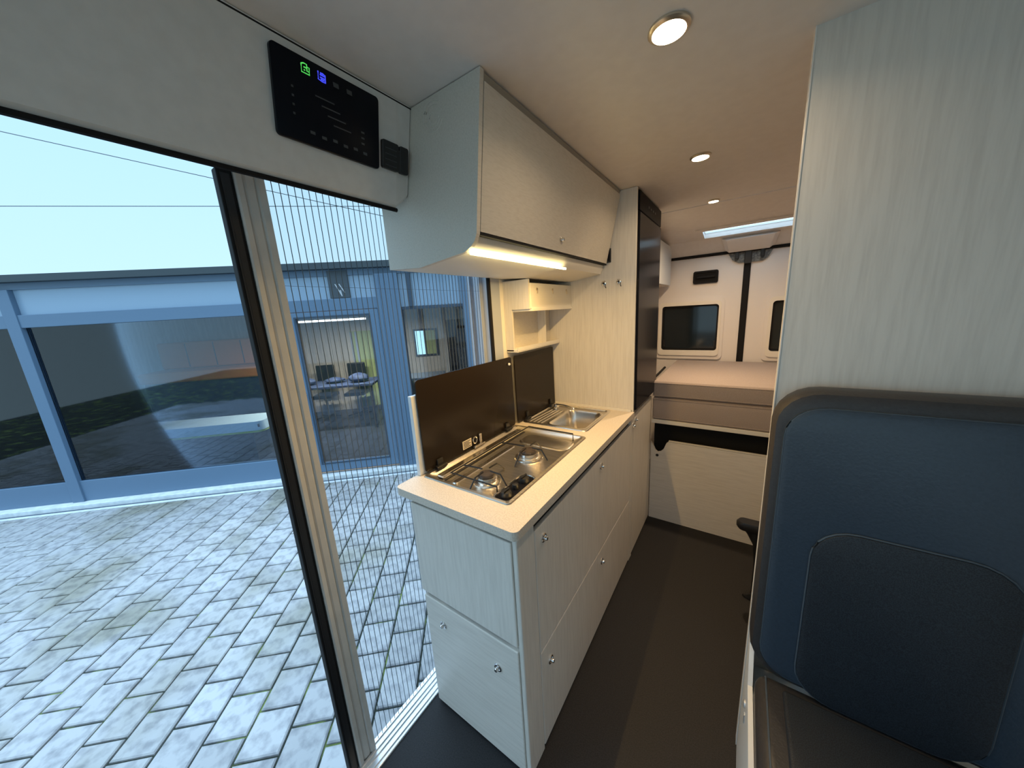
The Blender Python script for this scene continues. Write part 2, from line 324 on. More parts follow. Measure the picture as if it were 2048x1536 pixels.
# ================================================================== KITCHEN UNIT
def knob(parent, c, axis, nm='push_knob'):
    """round push-lock knob: chrome ring with a button standing out"""
    sg = 1 if axis == 'x' else -1
    bm = bmesh.new(); lathe(bm, [(.0145, 0), (.0145, sg * .0025), (.0125, sg * .004), (.0095, sg * .004), (.0088, sg * .0015), (.001, sg * .0015)], c, 18, axis)
    k = obj(nm, bm, chrome, parent, smooth=True)
    bm = bmesh.new(); lathe(bm, [(.0062, sg * .0015), (.0062, sg * .012), (.005, sg * .014), (.001, sg * .014)], c, 14, axis)
    obj('button', bm, chrome, parent, smooth=True)
ku = thing('kitchen_unit', 'long pale wood kitchen base cabinet beside the sliding door opening', 'cabinet', (-.66, 1.17, 0))
bm = bmesh.new()
for q in ((-.874, -.464, .624, .640, 0, .866), (-.874, -.464, 1.722, 1.738, 0, .866), (-.874, -.86, .6401, 1.7219, 0, .866), (-.478, -.464, .6401, 1.7219, 0, .866), (-.8599, -.4781, .6401, 1.7219, 0, .05)): box(bm, *q)
obj('carcass', bm, wood_z, ku)
bm = bmesh.new(); box(bm, -.464, XF, .612, .702, 0, .866, bev=.004); obj('corner_post', bm, wood_z, ku)
bm = bmesh.new(); box(bm, -.464, XF, 1.702, 1.738, 0, .866, bev=.002); obj('end_stile', bm, wood_z, ku)
bxo('grip_shade', (-.4635, -.4605, .702, 1.702, .826, .866), black_void, ku)  # black strip paints the shade behind the grip gap
dr = bxo('drawer_front', (-.463, XF, .704, 1.700, .398, .834), wood_z, ku, bev=.003)
knob(dr, (XF, .752, .783), 'x'); knob(dr, (XF, 1.251, .797), 'x')
dr = bxo('drawer_front', (-.463, XF, .704, 1.700, .012, .394), wood_z, ku, bev=.003)
knob(dr, (XF, .762, .313), 'x'); knob(dr, (XF, 1.254, .330), 'x')
bxo('joint_strip', (-.4635, -.4605, .702, 1.702, .390, .402), edging, ku)
# the end facing the door opening
lf = bxo('end_door', (-.874, -.465, .608, .6235, .507, .852), wood_z, ku, bev=.003)
lf = bxo('end_drawer', (-.864, -.465, .608, .6235, .012, .490), wood_x, ku, bev=.003)
knob(lf, (-.780, .608, .407), 'y'); knob(lf, (-.545, .608, .385), 'y')
for q in ((-.874, -.80, .6225, .624, .49, .507), (-.76, -.50, .6225, .624, .492, .506), (-.862, -.80, .616, .624, .853, .8665), (-.775, -.69, .616, .624, .853, .8665), (-.56, -.475, .616, .624, .853, .8665)): bxo('gap_shade', q, black_void, ku)  # black strips paint the shade in the gaps between end fronts
# worktop with cut-outs
HX = (-.905, -.527); HY = (.695, 1.295); SXr = (-.905, -.552); SYr = (1.352, 1.712)
bm = bmesh.new(); plate(bm, (-.934, -.440, .600, 1.738), [(HX[0] + .008, HX[1] - .008, HY[0] + .008, HY[1] - .008), (SXr[0] + .008, SXr[1] - .008, SYr[0] + .008, SYr[1] - .008)], lambda u, v, t_: (u, v, t_), .868, .895)
for cx_, cy_ in ((-.440, .600), (-.934, .600)):
    es = [e for e in bm.edges if all(abs(v.co.x - cx_) < 1e-4 and abs(v.co.y - cy_) < 1e-4 for v in e.verts)]
    bmesh.ops.bevel(bm, geom=es, offset=.018, segments=5, affect='EDGES', profile=.5)
wt = obj('worktop', bm, top_m); tag(wt, 'cream speckled worktop with cut-outs for hob and sink', 'worktop')
bxo('upstand', (-.905, -.455, 1.731, 1.7385, .895, .906), edging, wt)
# splash panel behind hob lid at the door edge
sp = bxo('splash_panel', (-.931, -.914, .694, 1.183, .896, 1.19), whitep, bev=.002)
tag(sp, 'white panel standing behind the hob lid in the door opening', 'panel')
# ---- hob
hob = thing('gas_hob', 'stainless steel two burner gas hob with raised smoked glass lid', 'hob', (-.716, .995, .895))
def rr3(x0, x1, y0, y1, r, z): return [(x, y, z) for x, y in rrect(x0, x1, y0, y1, r, 6)]
bm = bmesh.new(); x0, x1 = HX; y0, y1 = HY
rings(bm, [rr3(x0, x1, y0, y1, .014, .8955), rr3(x0 + .002, x1 - .002, y0 + .002, y1 - .002, .013, .899), rr3(x0 + .012, x1 - .012, y0 + .012, y1 - .012, .016, .899), rr3(x0 + .016, x1 - .016, y0 + .016, y1 - .016, .02, .893), rr3(x0 + .03, x1 - .03, y0 + .03, y1 - .03, .03, .880)], False, True)
obj('tray', bm, steel, hob, smooth=True)
bm = bmesh.new(); box(bm, -.876, -.842, .735, 1.262, .882, .893, bev=.005); obj('hinge_rail', bm, steel_d, hob)
bm = bmesh.new(); box(bm, -.838, -.828, .735, 1.262, .881, .884); obj('rail_gap', bm, black_pl, hob)
bm = bmesh.new()     # pressed dish at the far end
rings(bm, [rr3(-.80, -.56, 1.14, 1.262, .04, .8805), rr3(-.795, -.565, 1.145, 1.257, .04, .8835), rr3(-.78, -.58, 1.158, 1.245, .035, .8835), rr3(-.772, -.588, 1.166, 1.237, .03, .8815)], False, True); obj('pressed_dish', bm, steel_d, hob, smooth=True)
bm = bmesh.new(); rings(bm, [rr3(-.80, -.775, .73, 1.10, .01, .8805), rr3(-.797, -.778, .733, 1.097, .009, .8845)], False, True); obj('pressed_rib', bm, steel_d, hob, smooth=True)
for (bx_, by_, s) in ((-.694, .800, .95), (-.668, 1.035, 1.12)):
    bm = bmesh.new(); lathe(bm, [(.052 * s, .8805), (.050 * s, .884), (.040 * s, .884), (.036 * s, .887), (.038 * s, .896), (.034 * s, .902), (.026 * s, .903)], (bx_, by_, 0), 28)
    b = obj('burner', bm, steel_d, hob, smooth=True)
    bm = bmesh.new(); lathe(bm, [(.027 * s, .903), (.029 * s, .907), (.026 * s, .912), (.004, .914)], (bx_, by_, 0), 24); obj('burner_cap', bm, burner_m, b, smooth=True)
bm = bmesh.new(); zz = .918; rr = .0028
tube(bm, [(-.60, .735, .9), (-.60, .735, zz), (-.80, .735, zz), (-.80, 1.255, zz), (-.575, 1.255, zz), (-.575, 1.255, .884)], rr, 6)
for (bx_, by_) in ((-.694, .800), (-.668, 1.035)):
    for dx, dy in ((1, 0), (0, 1), (-1, 0), (0, -1)):
        L = .085 if dx > 0 else .10
        if dx < 0: L = abs(-.80 - bx_)
        tube(bm, [(bx_ + dx * .018, by_ + dy * .018, .924), (bx_ + dx * .06, by_ + dy * .06, .922), (bx_ + dx * L, by_ + dy * L, zz if dx < 0 else .884)], rr, 6)
obj('pan_support', bm, black_pl, hob, smooth=True)
# control knobs in an oval well
def capsule(cx, cy, L, r, z, n=10, ang=0.0):
    P = []
    for s_, a0 in ((1, 0), (-1, 180)):
        for i in range(n + 1):
            a = math.radians(a0 + 180 * i / n); u, v = r * math.cos(a), s_ * L + r * math.sin(a)
            P.append((cx + u * math.cos(ang) - v * math.sin(ang), cy + u * math.sin(ang) + v * math.cos(ang), z))
    return P
kx, ky = -.578, .805; AG = 0.0
bm = bmesh.new(); rings(bm, [capsule(kx, ky, .062, .037, .881, ang=AG), capsule(kx, ky, .062, .036, .887, ang=AG), capsule(kx, ky, .062, .032, .887, ang=AG), capsule(kx, ky, .062, .030, .883, ang=AG)], False, False)
w_ = obj('control_well', bm, steel_d, hob, smooth=True)
bm = bmesh.new(); rings(bm, [capsule(kx, ky, .062, .0305, .8815, ang=AG), capsule(kx, ky, .062, .0305, .8835, ang=AG)]); obj('well_base', bm, gloss_blk, w_)
for k, dy in enumerate((-.052, .0, .052)):
    bm = bmesh.new(); r_ = .019 if k != 1 else .012
    lathe(bm, [(r_, .8835), (r_, .890), (r_ * .85, .899), (r_ * .4, .900)], (kx, ky + dy, 0), 18)
    if k != 1: box(bm, kx - .003, kx + .003, ky + dy - .016, ky + dy + .016, .899, .905)
    obj('control_knob', bm, black_pl, hob, smooth=True)
# lid
def lid(parent, ya, yb, z0, z1, xb, xt, name):
    bm = bmesh.new(); P = rrect(ya, yb, z0, z1, .012, 4)
    def X(z): return xb + (xt - xb) * (z - z0) / (z1 - z0)
    loft(bm, [(X(z), y, z) for y, z in P], [(X(z) - .006, y, z) for y, z in P]); return obj(name, bm, brown_glass, parent)
L1 = lid(hob, .712, 1.292, .902, 1.243, -.902, -.905, 'glass_lid')
for y in (.775, 1.215):
    bm = bmesh.new(); box(bm, -.902, -.884, y - .022, y + .022, .896, .912, bev=.003); box(bm, -.9, -.893, y - .014, y + .014, .91, .935, bev=.002); lathe(bm, [(.006, -.024), (.006, .024)], (-.888, y, .905), 10, 'y'); obj('lid_hinge', bm, black_pl, hob)
bm = bmesh.new(); lathe(bm, [(.006, 0), (.006, .006), (.004, .007)], (-.9005, 1.262, 1.212), 12, 'x'); obj('lid_buffer', bm, whitep, hob)
bm = bmesh.new(); box(bm, -.9005, -.899, .905, .958, .915, .950); st = obj('warning_sticker', bm, label_m, hob)
bm = bmesh.new()
for k in range(5): box(bm, -.8992, -.8985, .910, .953 - (k % 2) * .01, .919 + k * .006, .9215 + k * .006)
obj('print', bm, black_txt, st)
bm = bmesh.new(); tube(bm, [(-.894, .975 + .012 * math.cos(a * math.pi / 6), .935 + .014 * math.sin(a * math.pi / 6)) for a in range(12)] + [(-.894, .987, .935)], .003, 6)
box(bm, -.899, -.884, .962, 1.03, .902, .912, bev=.003); box(bm, -.899, -.893, 1.005, 1.02, .912, .952, bev=.003); obj('lid_clip', bm, steel_d, hob, smooth=True)
# ---- sink
sk = thing('sink', 'stainless steel sink with drainer and raised smoked glass lid', 'sink', (-.73, 1.53, .895))
x0, x1 = SXr; y0, y1 = SYr
bm = bmesh.new(); rings(bm, [rr3(x0, x1, y0, y1, .02, .8955), rr3(x0 + .002, x1 - .002, y0 + .002, y1 - .002, .02, .899), rr3(x0 + .012, x1 - .012, y0 + .012, y1 - .012, .02, .899), rr3(x0 + .016, x1 - .016, y0 + .016, y1 - .016, .02, .893)], False, False)
obj('rim', bm, steel_d, sk, smooth=True)
BX = (-.775, -.580); BY = (y0 + .035, y1 - .06)
bm = bmesh.new(); plate(bm, (x0 + .017, x1 - .017, y0 + .017, y1 - .017), [(BX[0], BX[1], BY[0], BY[1])], lambda u, v, t_: (u, v, t_), .890, .892)
obj('deck', bm, steel, sk)
bm = bmesh.new(); rings(bm, [rr3(BX[0] - .008, BX[1] + .008, BY[0] - .008, BY[1] + .008, .03, .8925), rr3(BX[0] - .001, BX[1] + .001, BY[0] - .001, BY[1] + .001, .035, .8935), rr3(BX[0] + .006, BX[1] - .006, BY[0] + .006, BY[1] - .006, .04, .880), rr3(BX[0] + .015, BX[1] - .015, BY[0] + .015, BY[1] - .015, .04, .79), rr3(BX[0] + .04, BX[1] - .04, BY[0] + .04, BY[1] - .04, .03, .78)], False, True)
bw = obj('basin', bm, steel_d, sk, smooth=True)
bm = bmesh.new(); lathe(bm, [(.028, .781), (.028, .784), (.02, .784), (.018, .782)], (-.68, 1.53, 0), 20); obj('drain', bm, chrome, bw, smooth=True)
for k in range(4):
    bm = bmesh.new(); tube(bm, [(-.875 + k * .022, y0 + .03, .8925), (-.865 + k * .022, y1 - .10, .8925)], .004, 6); obj('drainer_rib', bm, steel_d, sk, smooth=True)
bm = bmesh.new(); lathe(bm, [(.018, .892), (.018, .900), (.012, .905), (.011, .915)], (-.86, 1.655, 0), 16); tube(bm, [(-.86, 1.655, .912), (-.80, 1.64, .917), (-.74, 1.625, .914), (-.735, 1.623, .906)], .007, 10); obj('folded_tap', bm, chrome, sk, smooth=True)
L2 = lid(sk, 1.318, 1.722, .902, 1.243, -.902, -.905, 'glass_lid')
for y in (1.40, 1.66):
    bm = bmesh.new(); box(bm, -.902, -.884, y - .018, y + .018, .896, .912, bev=.003); box(bm, -.9, -.893, y - .01, y + .01, .91, .94, bev=.002); obj('lid_hinge', bm, black_pl, sk)
# ---- spice / cup shelf on the wall
sh = thing('wall_shelf', 'cream wall box with open niche under the upper cabinet', 'shelf', (-.93, 1.5, 1.27))
YS0, YS1 = 1.30, 1.738
bm = bmesh.new(); box(bm, -.934, -.795, YS0, YS0 + .012, 1.462, 1.592); box(bm, -.934, -.892, YS0, YS0 + .012, 1.268, 1.462); obj('end_panel', bm, wood_z, sh)
fr = bxo('front_panel', (-.802, -.79, YS0 + .012, YS1, 1.462, 1.575), edging, sh)
for y in (1.365, 1.52, 1.68):
    bm = bmesh.new(); lathe(bm, [(.007, 0), (.007, .003), (.004, .004)], (-.79, y, 1.548), 12, 'x'); box(bm, -.789, -.785, y - .002, y + .002, 1.53, 1.545); obj('hook', bm, sat, fr)
bxo('top_slot', (-.90, -.80, YS0 + .012, YS1, 1.574, 1.578), black_void, sh)
bxo('shelf_board', (-.934, -.786, YS0 + .012, YS1, 1.452, 1.464), edging, sh)
bxo('bottom_board', (-.934, -.868, YS0, YS1, 1.262, 1.276), edging, sh, bev=.002)
bxo('front_lip', (-.872, -.866, YS0, YS1, 1.268, 1.285), edging, sh)
bxo('back_board', (-.934, -.928, YS0 + .012, YS1, 1.276, 1.452), wood_y, sh)
bxo('divider', (-.928, -.88, 1.60, 1.606, 1.276, 1.452), wood_z, sh)

# ================================================================== UPPER CABINET
uc = thing('overhead_cabinet', 'pale wood overhead cabinet above the hob with light strip under it', 'cabinet', (-.72, 1.2, 1.6))
def up(y, rec=0.0):
    k = (y - .69) / 1.05; a = -.024 * k; b = .008 * k
    return [(-.520 - rec, y, 1.988), (-.566 + a - rec, y, 1.650 + b), (-.574 + a - rec * .7, y, 1.634 + b), (-.588 + a - rec * .3, y, 1.622 + b), (-.610 + a * .5, y, 1.612 + b * .6), (-.79, y, 1.594), (-.93, y, 1.604), (-.93, y, 1.988)]
bm = bmesh.new(); rings(bm, [up(.690), up(.7035)]); obj('side_panel', bm, wood_y, uc)
bm = bmesh.new(); rings(bm, [up(.7036 + (1.738 - .7036) * i / 14, .016) for i in range(15)]); obj('carcass', bm, edging, uc, smooth=True)
bm = bmesh.new()
def dl(y):
    k = (y - .69) / 1.05; a = -.024 * k; b = .008 * k
    return [(-.5225, y, 1.968), (-.5655 + a, y, 1.656 + b), (-.5795 + a, y, 1.658 + b), (-.5365, y, 1.968)]
rings(bm, [dl(.7065 + (1.733 - .7065) * i / 14) for i in range(15)]); dd = obj('flap_door', bm, wood_y, uc, smooth=True)
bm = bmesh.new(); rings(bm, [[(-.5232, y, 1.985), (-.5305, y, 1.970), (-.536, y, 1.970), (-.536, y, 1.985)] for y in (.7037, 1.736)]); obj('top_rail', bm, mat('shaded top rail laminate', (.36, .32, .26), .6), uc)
bm = bmesh.new()
def gp(y):
    k = (y - .69) / 1.05; a = -.024 * k; b = .008 * k
    return [(-.5672 + a, y, 1.655 + b), (-.5672 + a, y, 1.6485 + b), (-.586 + a, y, 1.6485 + b), (-.586 + a, y, 1.655 + b)]
rings(bm, [gp(.7045), gp(1.737)]); obj('gap_shade', bm, black_void, uc)  # black strip paints the dark line of shade below the flap
knob(dd, (-.572, 1.181, 1.70), 'x')
bxo('led_profile', (-.602, -.595, .70, 1.27, 1.605, 1.612), led_m, uc, label='glowing warm led strip')
# embossed round emblem
bm = bmesh.new()
for R0 in (.034, .026):
    tube(bm, [(-.678 + R0 * math.cos(a * math.pi / 14), .6895, 1.943 + R0 * math.sin(a * math.pi / 14)) for a in range(4, 27)], .0009, 5)
tube(bm, [(-.678 + (.004 + .0016 * a) * math.cos(a * .55), .6895, 1.943 + (.004 + .0016 * a) * math.sin(a * .55)) for a in range(12)], .0009, 5)
obj('embossed_emblem', bm, wood_x, uc, smooth=True, label='faint embossed swirl emblem')
ld = bpy.data.lights.new('led_strip_light', 'AREA'); ld.shape = 'RECTANGLE'; ld.size = .006; ld.size_y = .57; ld.energy = 2.4; ld.color = (1.0, .62, .20)
lo = bpy.data.objects.new('led_strip_light', ld); C.objects.link(lo); lo.location = (-.60, .99, 1.6025); lo.rotation_euler = (0, math.radians(0), 0); par(lo, uc)
t = thing('rocker_switch', 'small black switch at the rear end of the overhead cabinet', 'switch', (-.595, 1.725, 1.69))
bm = bmesh.new(); box(bm, -.594, -.568, 1.7345, 1.7400, 1.668, 1.735, bev=.0015); obj('housing', bm, black_pl, t)
bm = bmesh.new(); box(bm, -.589, -.573, 1.7315, 1.7344, 1.676, 1.727, bev=.001); obj('rocker', bm, gloss_blk, t)

# ================================================================== TALL CABINET with fridge
tcb = thing('tall_cabinet', 'tall pale wood cabinet housing the fridge at end of worktop', 'cabinet', (-.69, 2.0, 0))
bm = bmesh.new(); box(bm, -.93, -.452, 1.7405, 1.7555, .0, 1.988); box(bm, -.452, XF, 1.7405, 1.7555, .0, 1.988); obj('side_panel', bm, wood_z, tcb)
bxo('edge_strip', (XF, XF + .0015, 1.7405, 1.7555, .868, 1.988), edging, tcb)
bxo('carcass', (-.93, -.466, 1.756, 2.195, 0, 1.988), wood_z, tcb)
ldr = bxo('lower_door', (-.465, XF, 1.759, 2.193, .012, .872), wood_z, tcb, bev=.003)
knob(ldr, (XF, 1.795, .835), 'x')
knob(tcb, (XF, 1.748, .815), 'x')
for (x, z) in ((-.605, 1.569), (-.528, 1.571)):
    bm = bmesh.new(); lathe(bm, [(.013, 0), (.013, -.003), (.010, -.005), (.006, -.005)], (x, 1.7405, z), 16, 'y'); hk = obj('socket_rosette', bm, chrome, tcb, smooth=True)
    bm = bmesh.new(); lathe(bm, [(.006, -.004), (.006, -.0065)], (x, 1.7405, z), 12, 'y'); tube(bm, [(x + .008, 1.736, z - .004), (x + .010, 1.728, z - .016), (x + .012, 1.735, z - .024)], .002, 6); obj('pin', bm, black_pl, hk)
fg = thing('fridge', 'tall glossy black fridge built into the tall cabinet', 'fridge', (-.55, 2.0, .9))
bxo('body', (-.4655, -.450, 1.757, 2.25, .89, 1.985), strip_blk, fg)
bxo('door', (-.4495, -.436, 1.760, 2.248, .90, 1.885), gloss_blk, fg, bev=.004)
cp = bxo('control_strip', (-.4495, -.438, 1.760, 2.248, 1.89, 1.978), strip_blk, fg, bev=.003)
for k in range(4): bxo('indicator', (-.438, -.4374, 1.93 + k * .05, 1.95 + k * .05, 1.93, 1.94), grey_i, cp)
# locker over the bed on the left
lk = thing('rear_locker', 'small white overhead locker on the left above the bed', 'cabinet', (-.65, 2.65, 1.56))
bxo('body', (-.93, -.53, 2.27, 3.10, 1.585, 1.875), doorw, lk)
bxo('door', (-.53, -.515, 2.272, 3.098, 1.59, 1.89), mat('white locker door', (.66, .68, .68), .45), lk, bev=.004)

# ================================================================== BED
bm = bmesh.new()
P = [(-.446, 0), (.90, 0), (.90, .575), (-.34, .572), (-.352, .560), (-.368, .515), (-.385, .497), (-.402, .492), (-.416, .503), (-.43, .535), (-.446, .56)]
loft(bm, [(x, 2.197, z) for x, z in P], [(x, 2.212, z) for x, z in P])
bp_ = obj('bed_front_panel', bm, wood_x); tag(bp_, 'pale wood panel closing the space under the bed with notched corner', 'panel')
bxo('top_edge', (-.338, .90, 2.1965, 2.213, .5755, .580), edging, bp_)
bm = bmesh.new(); lathe(bm, [(.009, 0), (.009, -.004), (.003, -.004)], (-.404, 2.197, .470), 12, 'y'); obj('bolt', bm, black_pl, bp_)
bs = thing('bed', 'beige bed base rail under the mattresses', 'bed', (.2, 2.6, .7))
bxo('rail', (-.446, .90, 2.197, 2.222, .690, .716), edging, bs, bev=.003)
bxo('board', (-.446, .90, 2.223, 3.11, .70, .715), wood_x, bs)
bxo('storage_shade', (-.446, .90, 2.30, 2.305, .0, .699), black_void, bs)  # black sheet stands in for the darkness of the space under the bed
def mattress(nm, z0, z1, lab, yf=2.20, top=None):
    bm = bmesh.new(); box(bm, -.444, .90, yf, 3.105, z0, z1, bev=.014, seg=3)
    o = obj(nm, bm, fab, smooth=True); tag(o, lab, 'mattress')
    bm = bmesh.new(); tube(bm, [(-.444, yf - .001, z1 - .012), (.90, yf - .001, z1 - .012)], .003, 6); tube(bm, [(-.444, yf - .001, z0 + .012), (.90, yf - .001, z0 + .012)], .003, 6)
    obj('seam_piping', bm, fab, o, smooth=True); return o
mattress('mattress', .716, .864, 'lower mauve beige mattress resting on the bed base rail')
mattress('mattress', .866, .972, 'upper mauve beige mattress layer with bare top', 2.196)
bm = bmesh.new(); tube(bm, [(-.449, 2.215, .978), (-.446, 2.40, .985), (-.447, 2.60, .99)], .008, 6); tag(obj('strap', bm, black_rub), 'dark strap lying on the left edge of the upper mattress', 'strap')
# curved black lever near the partition foot
t = thing('table_foot', 'black moulded lever on a curved stem behind the partition edge', 'lever', (.16, 1.75, 0))
bm = bmesh.new(); rings(bm, [[(x, y * .0 + 1.75 + yy, z + dz) for (x, yy) in rrect(.045 + s, .20, -.03 + s * .5, .03 - s * .5, .028 - s * .4, 5)] for (dz, s, z, y) in ((.0, .008, .375, 0), (.012, 0, .375, 0), (.030, .0, .375, 0), (.040, .008, .375, 0))]); obj('pad', bm, black_pl, t, smooth=True)
bm = bmesh.new(); rings(bm, [[(cx + rx * math.cos(a * math.pi / 6), 1.75 + .02 * math.sin(a * math.pi / 6), z) for a in range(12)] for (cx, rx, z) in ((.125, .062, .385), (.140, .05, .35), (.152, .036, .30), (.157, .03, .2), (.157, .03, .03), (.157, .06, .012), (.157, .062, .0))]); obj('stem', bm, black_pl, t, smooth=True)

# ================================================================== PARTITION + SEAT
pt = bxo('wall_partition', (.0835, .92, 1.052, 1.078, 0, 1.99), wood_z, kind='structure')
bxo('edge_banding', (.0815, .0835, 1.050, 1.080, 0, 1.99), mat('white edge banding', (.82, .80, .76), .4), pt)
st = thing('passenger_seat', 'navy and charcoal leather bench seat with white base on the right', 'seat', (.32, .85, 0))
def slab(bm, x0, x1, z0, z1, yb, yf, r, lean=0.0, puff=.02, n=6):
    def rg(i, y): return [(x, y + lean * (z - z0), z) for x, z in rrect(x0 + i, x1 - i, z0 + i, z1 - i, max(r - i, .005), n)]
    rings(bm, [rg(puff * .6, yb), rg(puff * .1, yb - puff * .5), rg(0, yb - puff), rg(0, yf + puff), rg(puff * .25, yf + puff * .35), rg(puff, yf)])
LN = .045
bm = bmesh.new(); slab(bm, .078, .56, .46, 1.238, 1.012, .925, .085, LN, .024); bk = obj('backrest', bm, leather_c, st, smooth=True)
bm = bmesh.new(); slab(bm, .098, .54, .485, 1.205, .932, .915, .07, LN, .012); obj('backrest_bolster', bm, leather, st, smooth=True)
bm = bmesh.new(); slab(bm, .170, .47, .47, .93, .917, .905, .075, LN, .008); obj('centre_panel', bm, leather_p, st, smooth=True)
def outline(x0, x1, z0, z1, r, y): 
    p = [(x, y + LN * (z - .46), z) for x, z in rrect(x0, x1, z0, z1, r, 6)]; return p + [p[0]]
bm = bmesh.new(); tube(bm, outline(.100, .538, .487, 1.203, .07, .921), .0025, 6); tube(bm, outline(.170, .47, .47, .93, .075, .911), .0022, 6); tube(bm, outline(.086, .552, .47, 1.228, .08, .935), .0018, 6); obj('piping', bm, piping, st, smooth=True)
bm = bmesh.new(); box(bm, .096, .56, .40, .935, .352, .468, bev=.03, seg=4); obj('seat_cushion', bm, leather_c, st, smooth=True)
bm = bmesh.new(); box(bm, .15, .51, .45, .90, .455, .476, bev=.009, seg=3); obj('cushion_centre', bm, leather_p, st, smooth=True)
bm = bmesh.new(); tube(bm, [(.118, .41, .466), (.118, .92, .466)], .0022, 6); obj('cushion_piping', bm, piping, st, smooth=True)
bm = bmesh.new()
Pp = [(.40, 0), (1.049, 0), (1.049, .60), (1.03, .585), (1.0, .47), (.93, .40), (.40, .385)]
loft(bm, [(.084, y, z) for y, z in Pp], [(.095, y, z) for y, z in Pp]); box(bm, .095, .56, .45, 1.049, 0, .35); bs_ = obj('seat_base', bm, whitep, st)
bm = bmesh.new(); lathe(bm, [(.010, 0), (.010, -.004), (.004, -.006)], (.084, .93, .33), 12, 'x'); box(bm, .081, .084, .905, .915, .29, .32, bev=.001); obj('belt_anchor', bm, alu, bs_)

# ================================================================== CONTROL PANEL on the overdoor panel
def LP(y, z, o=0.0):
    k = (1.989 - z) / (1.989 - 1.757); return (-.755 - .0495 * k + o, y, z - o * .21)
def lpl(bm, y0, y1, z0, z1, r, o0, o1):
    P = rrect(y0, y1, z0, z1, r, 4); rings(bm, [[LP(y, z, o0) for y, z in P], [LP(y, z, o1 - .001) for y, z in P], [LP(y, z, o1) for y, z in rrect(y0 + .001, y1 - .001, z0 + .001, z1 - .001, r, 4)]])
cpn = thing('control_panel', 'large black touch control panel with green and blue icons above the door', 'control panel', LP(.47, 1.9))
bm = bmesh.new(); lpl(bm, .362, .589, 1.824, 1.969, .008, -.0, .008); obj('body', bm, screen_glass, cpn, smooth=True)
def strokes(segs, y0, z0, s, m, nm, w_=.0012):
    bm = bmesh.new()
    for a in segs:
        tube(bm, [LP(y0 + p[0] * s, z0 + p[1] * s, .0082) for p in a], w_, 5)
    return obj(nm, bm, m, cpn)
strokes([[(-1, .7), (-.4, 1), (.4, 1), (.4, -.4), (1, -.4)], [(-1, .7), (-1, -1), (1, -1), (1, .5), (.4, .5)], [(-.4, .2), (.5, .2)], [(-.4, -.4), (-.1, -.4)]], .4235, 1.9515, .0075, green_i, 'battery_icon')
strokes([[(-1, 1), (-1, -.8), (0, -1), (1, -1), (1, .7), (.2, .9)], [(-.5, .4), (.8, .4)], [(-.5, -.2), (.8, -.2)], [(-.3, -.6), (.7, -.6)], [(-.4, .8), (.6, .8)]], .4555, 1.9515, .0072, blue_i, 'water_icon', .0013)
def icon(y, z, dy, dz, nm='icon_print'):
    p = LP(y, z, .008); bxo(nm, (p[0], p[0] + .0006, p[1] - dy, p[1] + dy, p[2] - dz, p[2] + dz), grey_i, cpn)
for k in range(4): icon(.396, 1.913 - k * .0145, .002, .002, 'level_dot')
for k in range(3): icon(.545, 1.886 - k * .011, .004, .002)
for k in range(6): icon(.43 + k * .024, 1.848 - (k % 2) * .002, .005, .003)
for k in range(2): icon(.485 + k * .03, 1.951, .006, .006)
for k in range(4): icon(.46 + k * .012, 1.915 - k * .013, .02, .0012, 'caption_line')
t = thing('wall_socket', 'black twin socket right of the control panel above the door', 'socket', LP(.625, 1.86))
bm = bmesh.new(); lpl(bm, .598, .646, 1.832, 1.893, .005, 0, .009); obj('socket_left', bm, black_pl, t)
bm = bmesh.new(); lpl(bm, .650, .677, 1.832, 1.893, .005, 0, .009); obj('socket_right', bm, black_pl, t)
bm = bmesh.new(); lpl(bm, .640, .656, 1.834, 1.882, .001, 0, .0085); obj('bridge', bm, black_pl, t)
bm = bmesh.new()
for k in range(4): lpl(bm, .605, .64, 1.840 + k * .012, 1.842 + k * .012, .0005, .009, .0096)
obj('louvre', bm, grey_i, t)

# ================================================================== PLEATED INSECT SCREEN
sc = thing('insect_screen', 'pleated insect screen half drawn across the sliding door opening', 'insect screen', (-.91, .6, 0))
SCX = -.945
bm = bmesh.new(); prof = [(.001, .343), (.004, .349), (.004, .363), (.001, .367), (.006, .371), (.007, .385), (-.03, .385), (-.03, .326), (.007, .326), (.009, .330), (.007, .341)]
loft(bm, [(SCX + x, y, .012) for x, y in prof], [(SCX + x, y, 1.79) for x, y in prof]); obj('closing_bar', bm, barm, sc)
bm = bmesh.new(); box(bm, SCX - .022, SCX + .004, .297, .3255, .012, 1.79, bev=.003); obj('magnet_seal', bm, black_rub, sc, label='black rubber closing seal')
bm = bmesh.new(); box(bm, SCX + .0045, SCX + .006, .307, .311, .02, 1.78); box(bm, SCX + .0042, SCX + .0055, .303, .319, .02, 1.78); obj('seal_lip', bm, black_pl, sc)
bxo('top_rail', (SCX - .035, SCX + .012, .386, 1.16, 1.802, 1.818), whitep, sc, bev=.004)
bxo('top_cap', (SCX - .03, SCX, .328, .372, 1.791, 1.806), whitep, sc)
bm = bmesh.new(); n_pl = 45; pw = (1.160 - .387) / n_pl; D_ = .012
a = [(SCX - .007, 0), (SCX - .007 - D_, pw / 2), (SCX - .007, pw)]
V = [bm.verts.new((x, y, z)) for z in (.014, 1.80) for x, y in a]
bm.faces.new((V[0], V[1], V[4], V[3])); bm.faces.new((V[1], V[2], V[5], V[4]))
pl0 = obj('mesh_pleat', bm, mesh_m); pl0.location = (0, .387, 0); par(pl0, sc)
bm = bmesh.new(); box(bm, SCX - .0075, SCX - .0065, -.0008, .0008, .014, 1.80); cr0 = obj('crease', bm, mat('dark crease thread', (.07, .10, .13), .8)); cr0.location = (0, .387, 0); par(cr0, pl0)
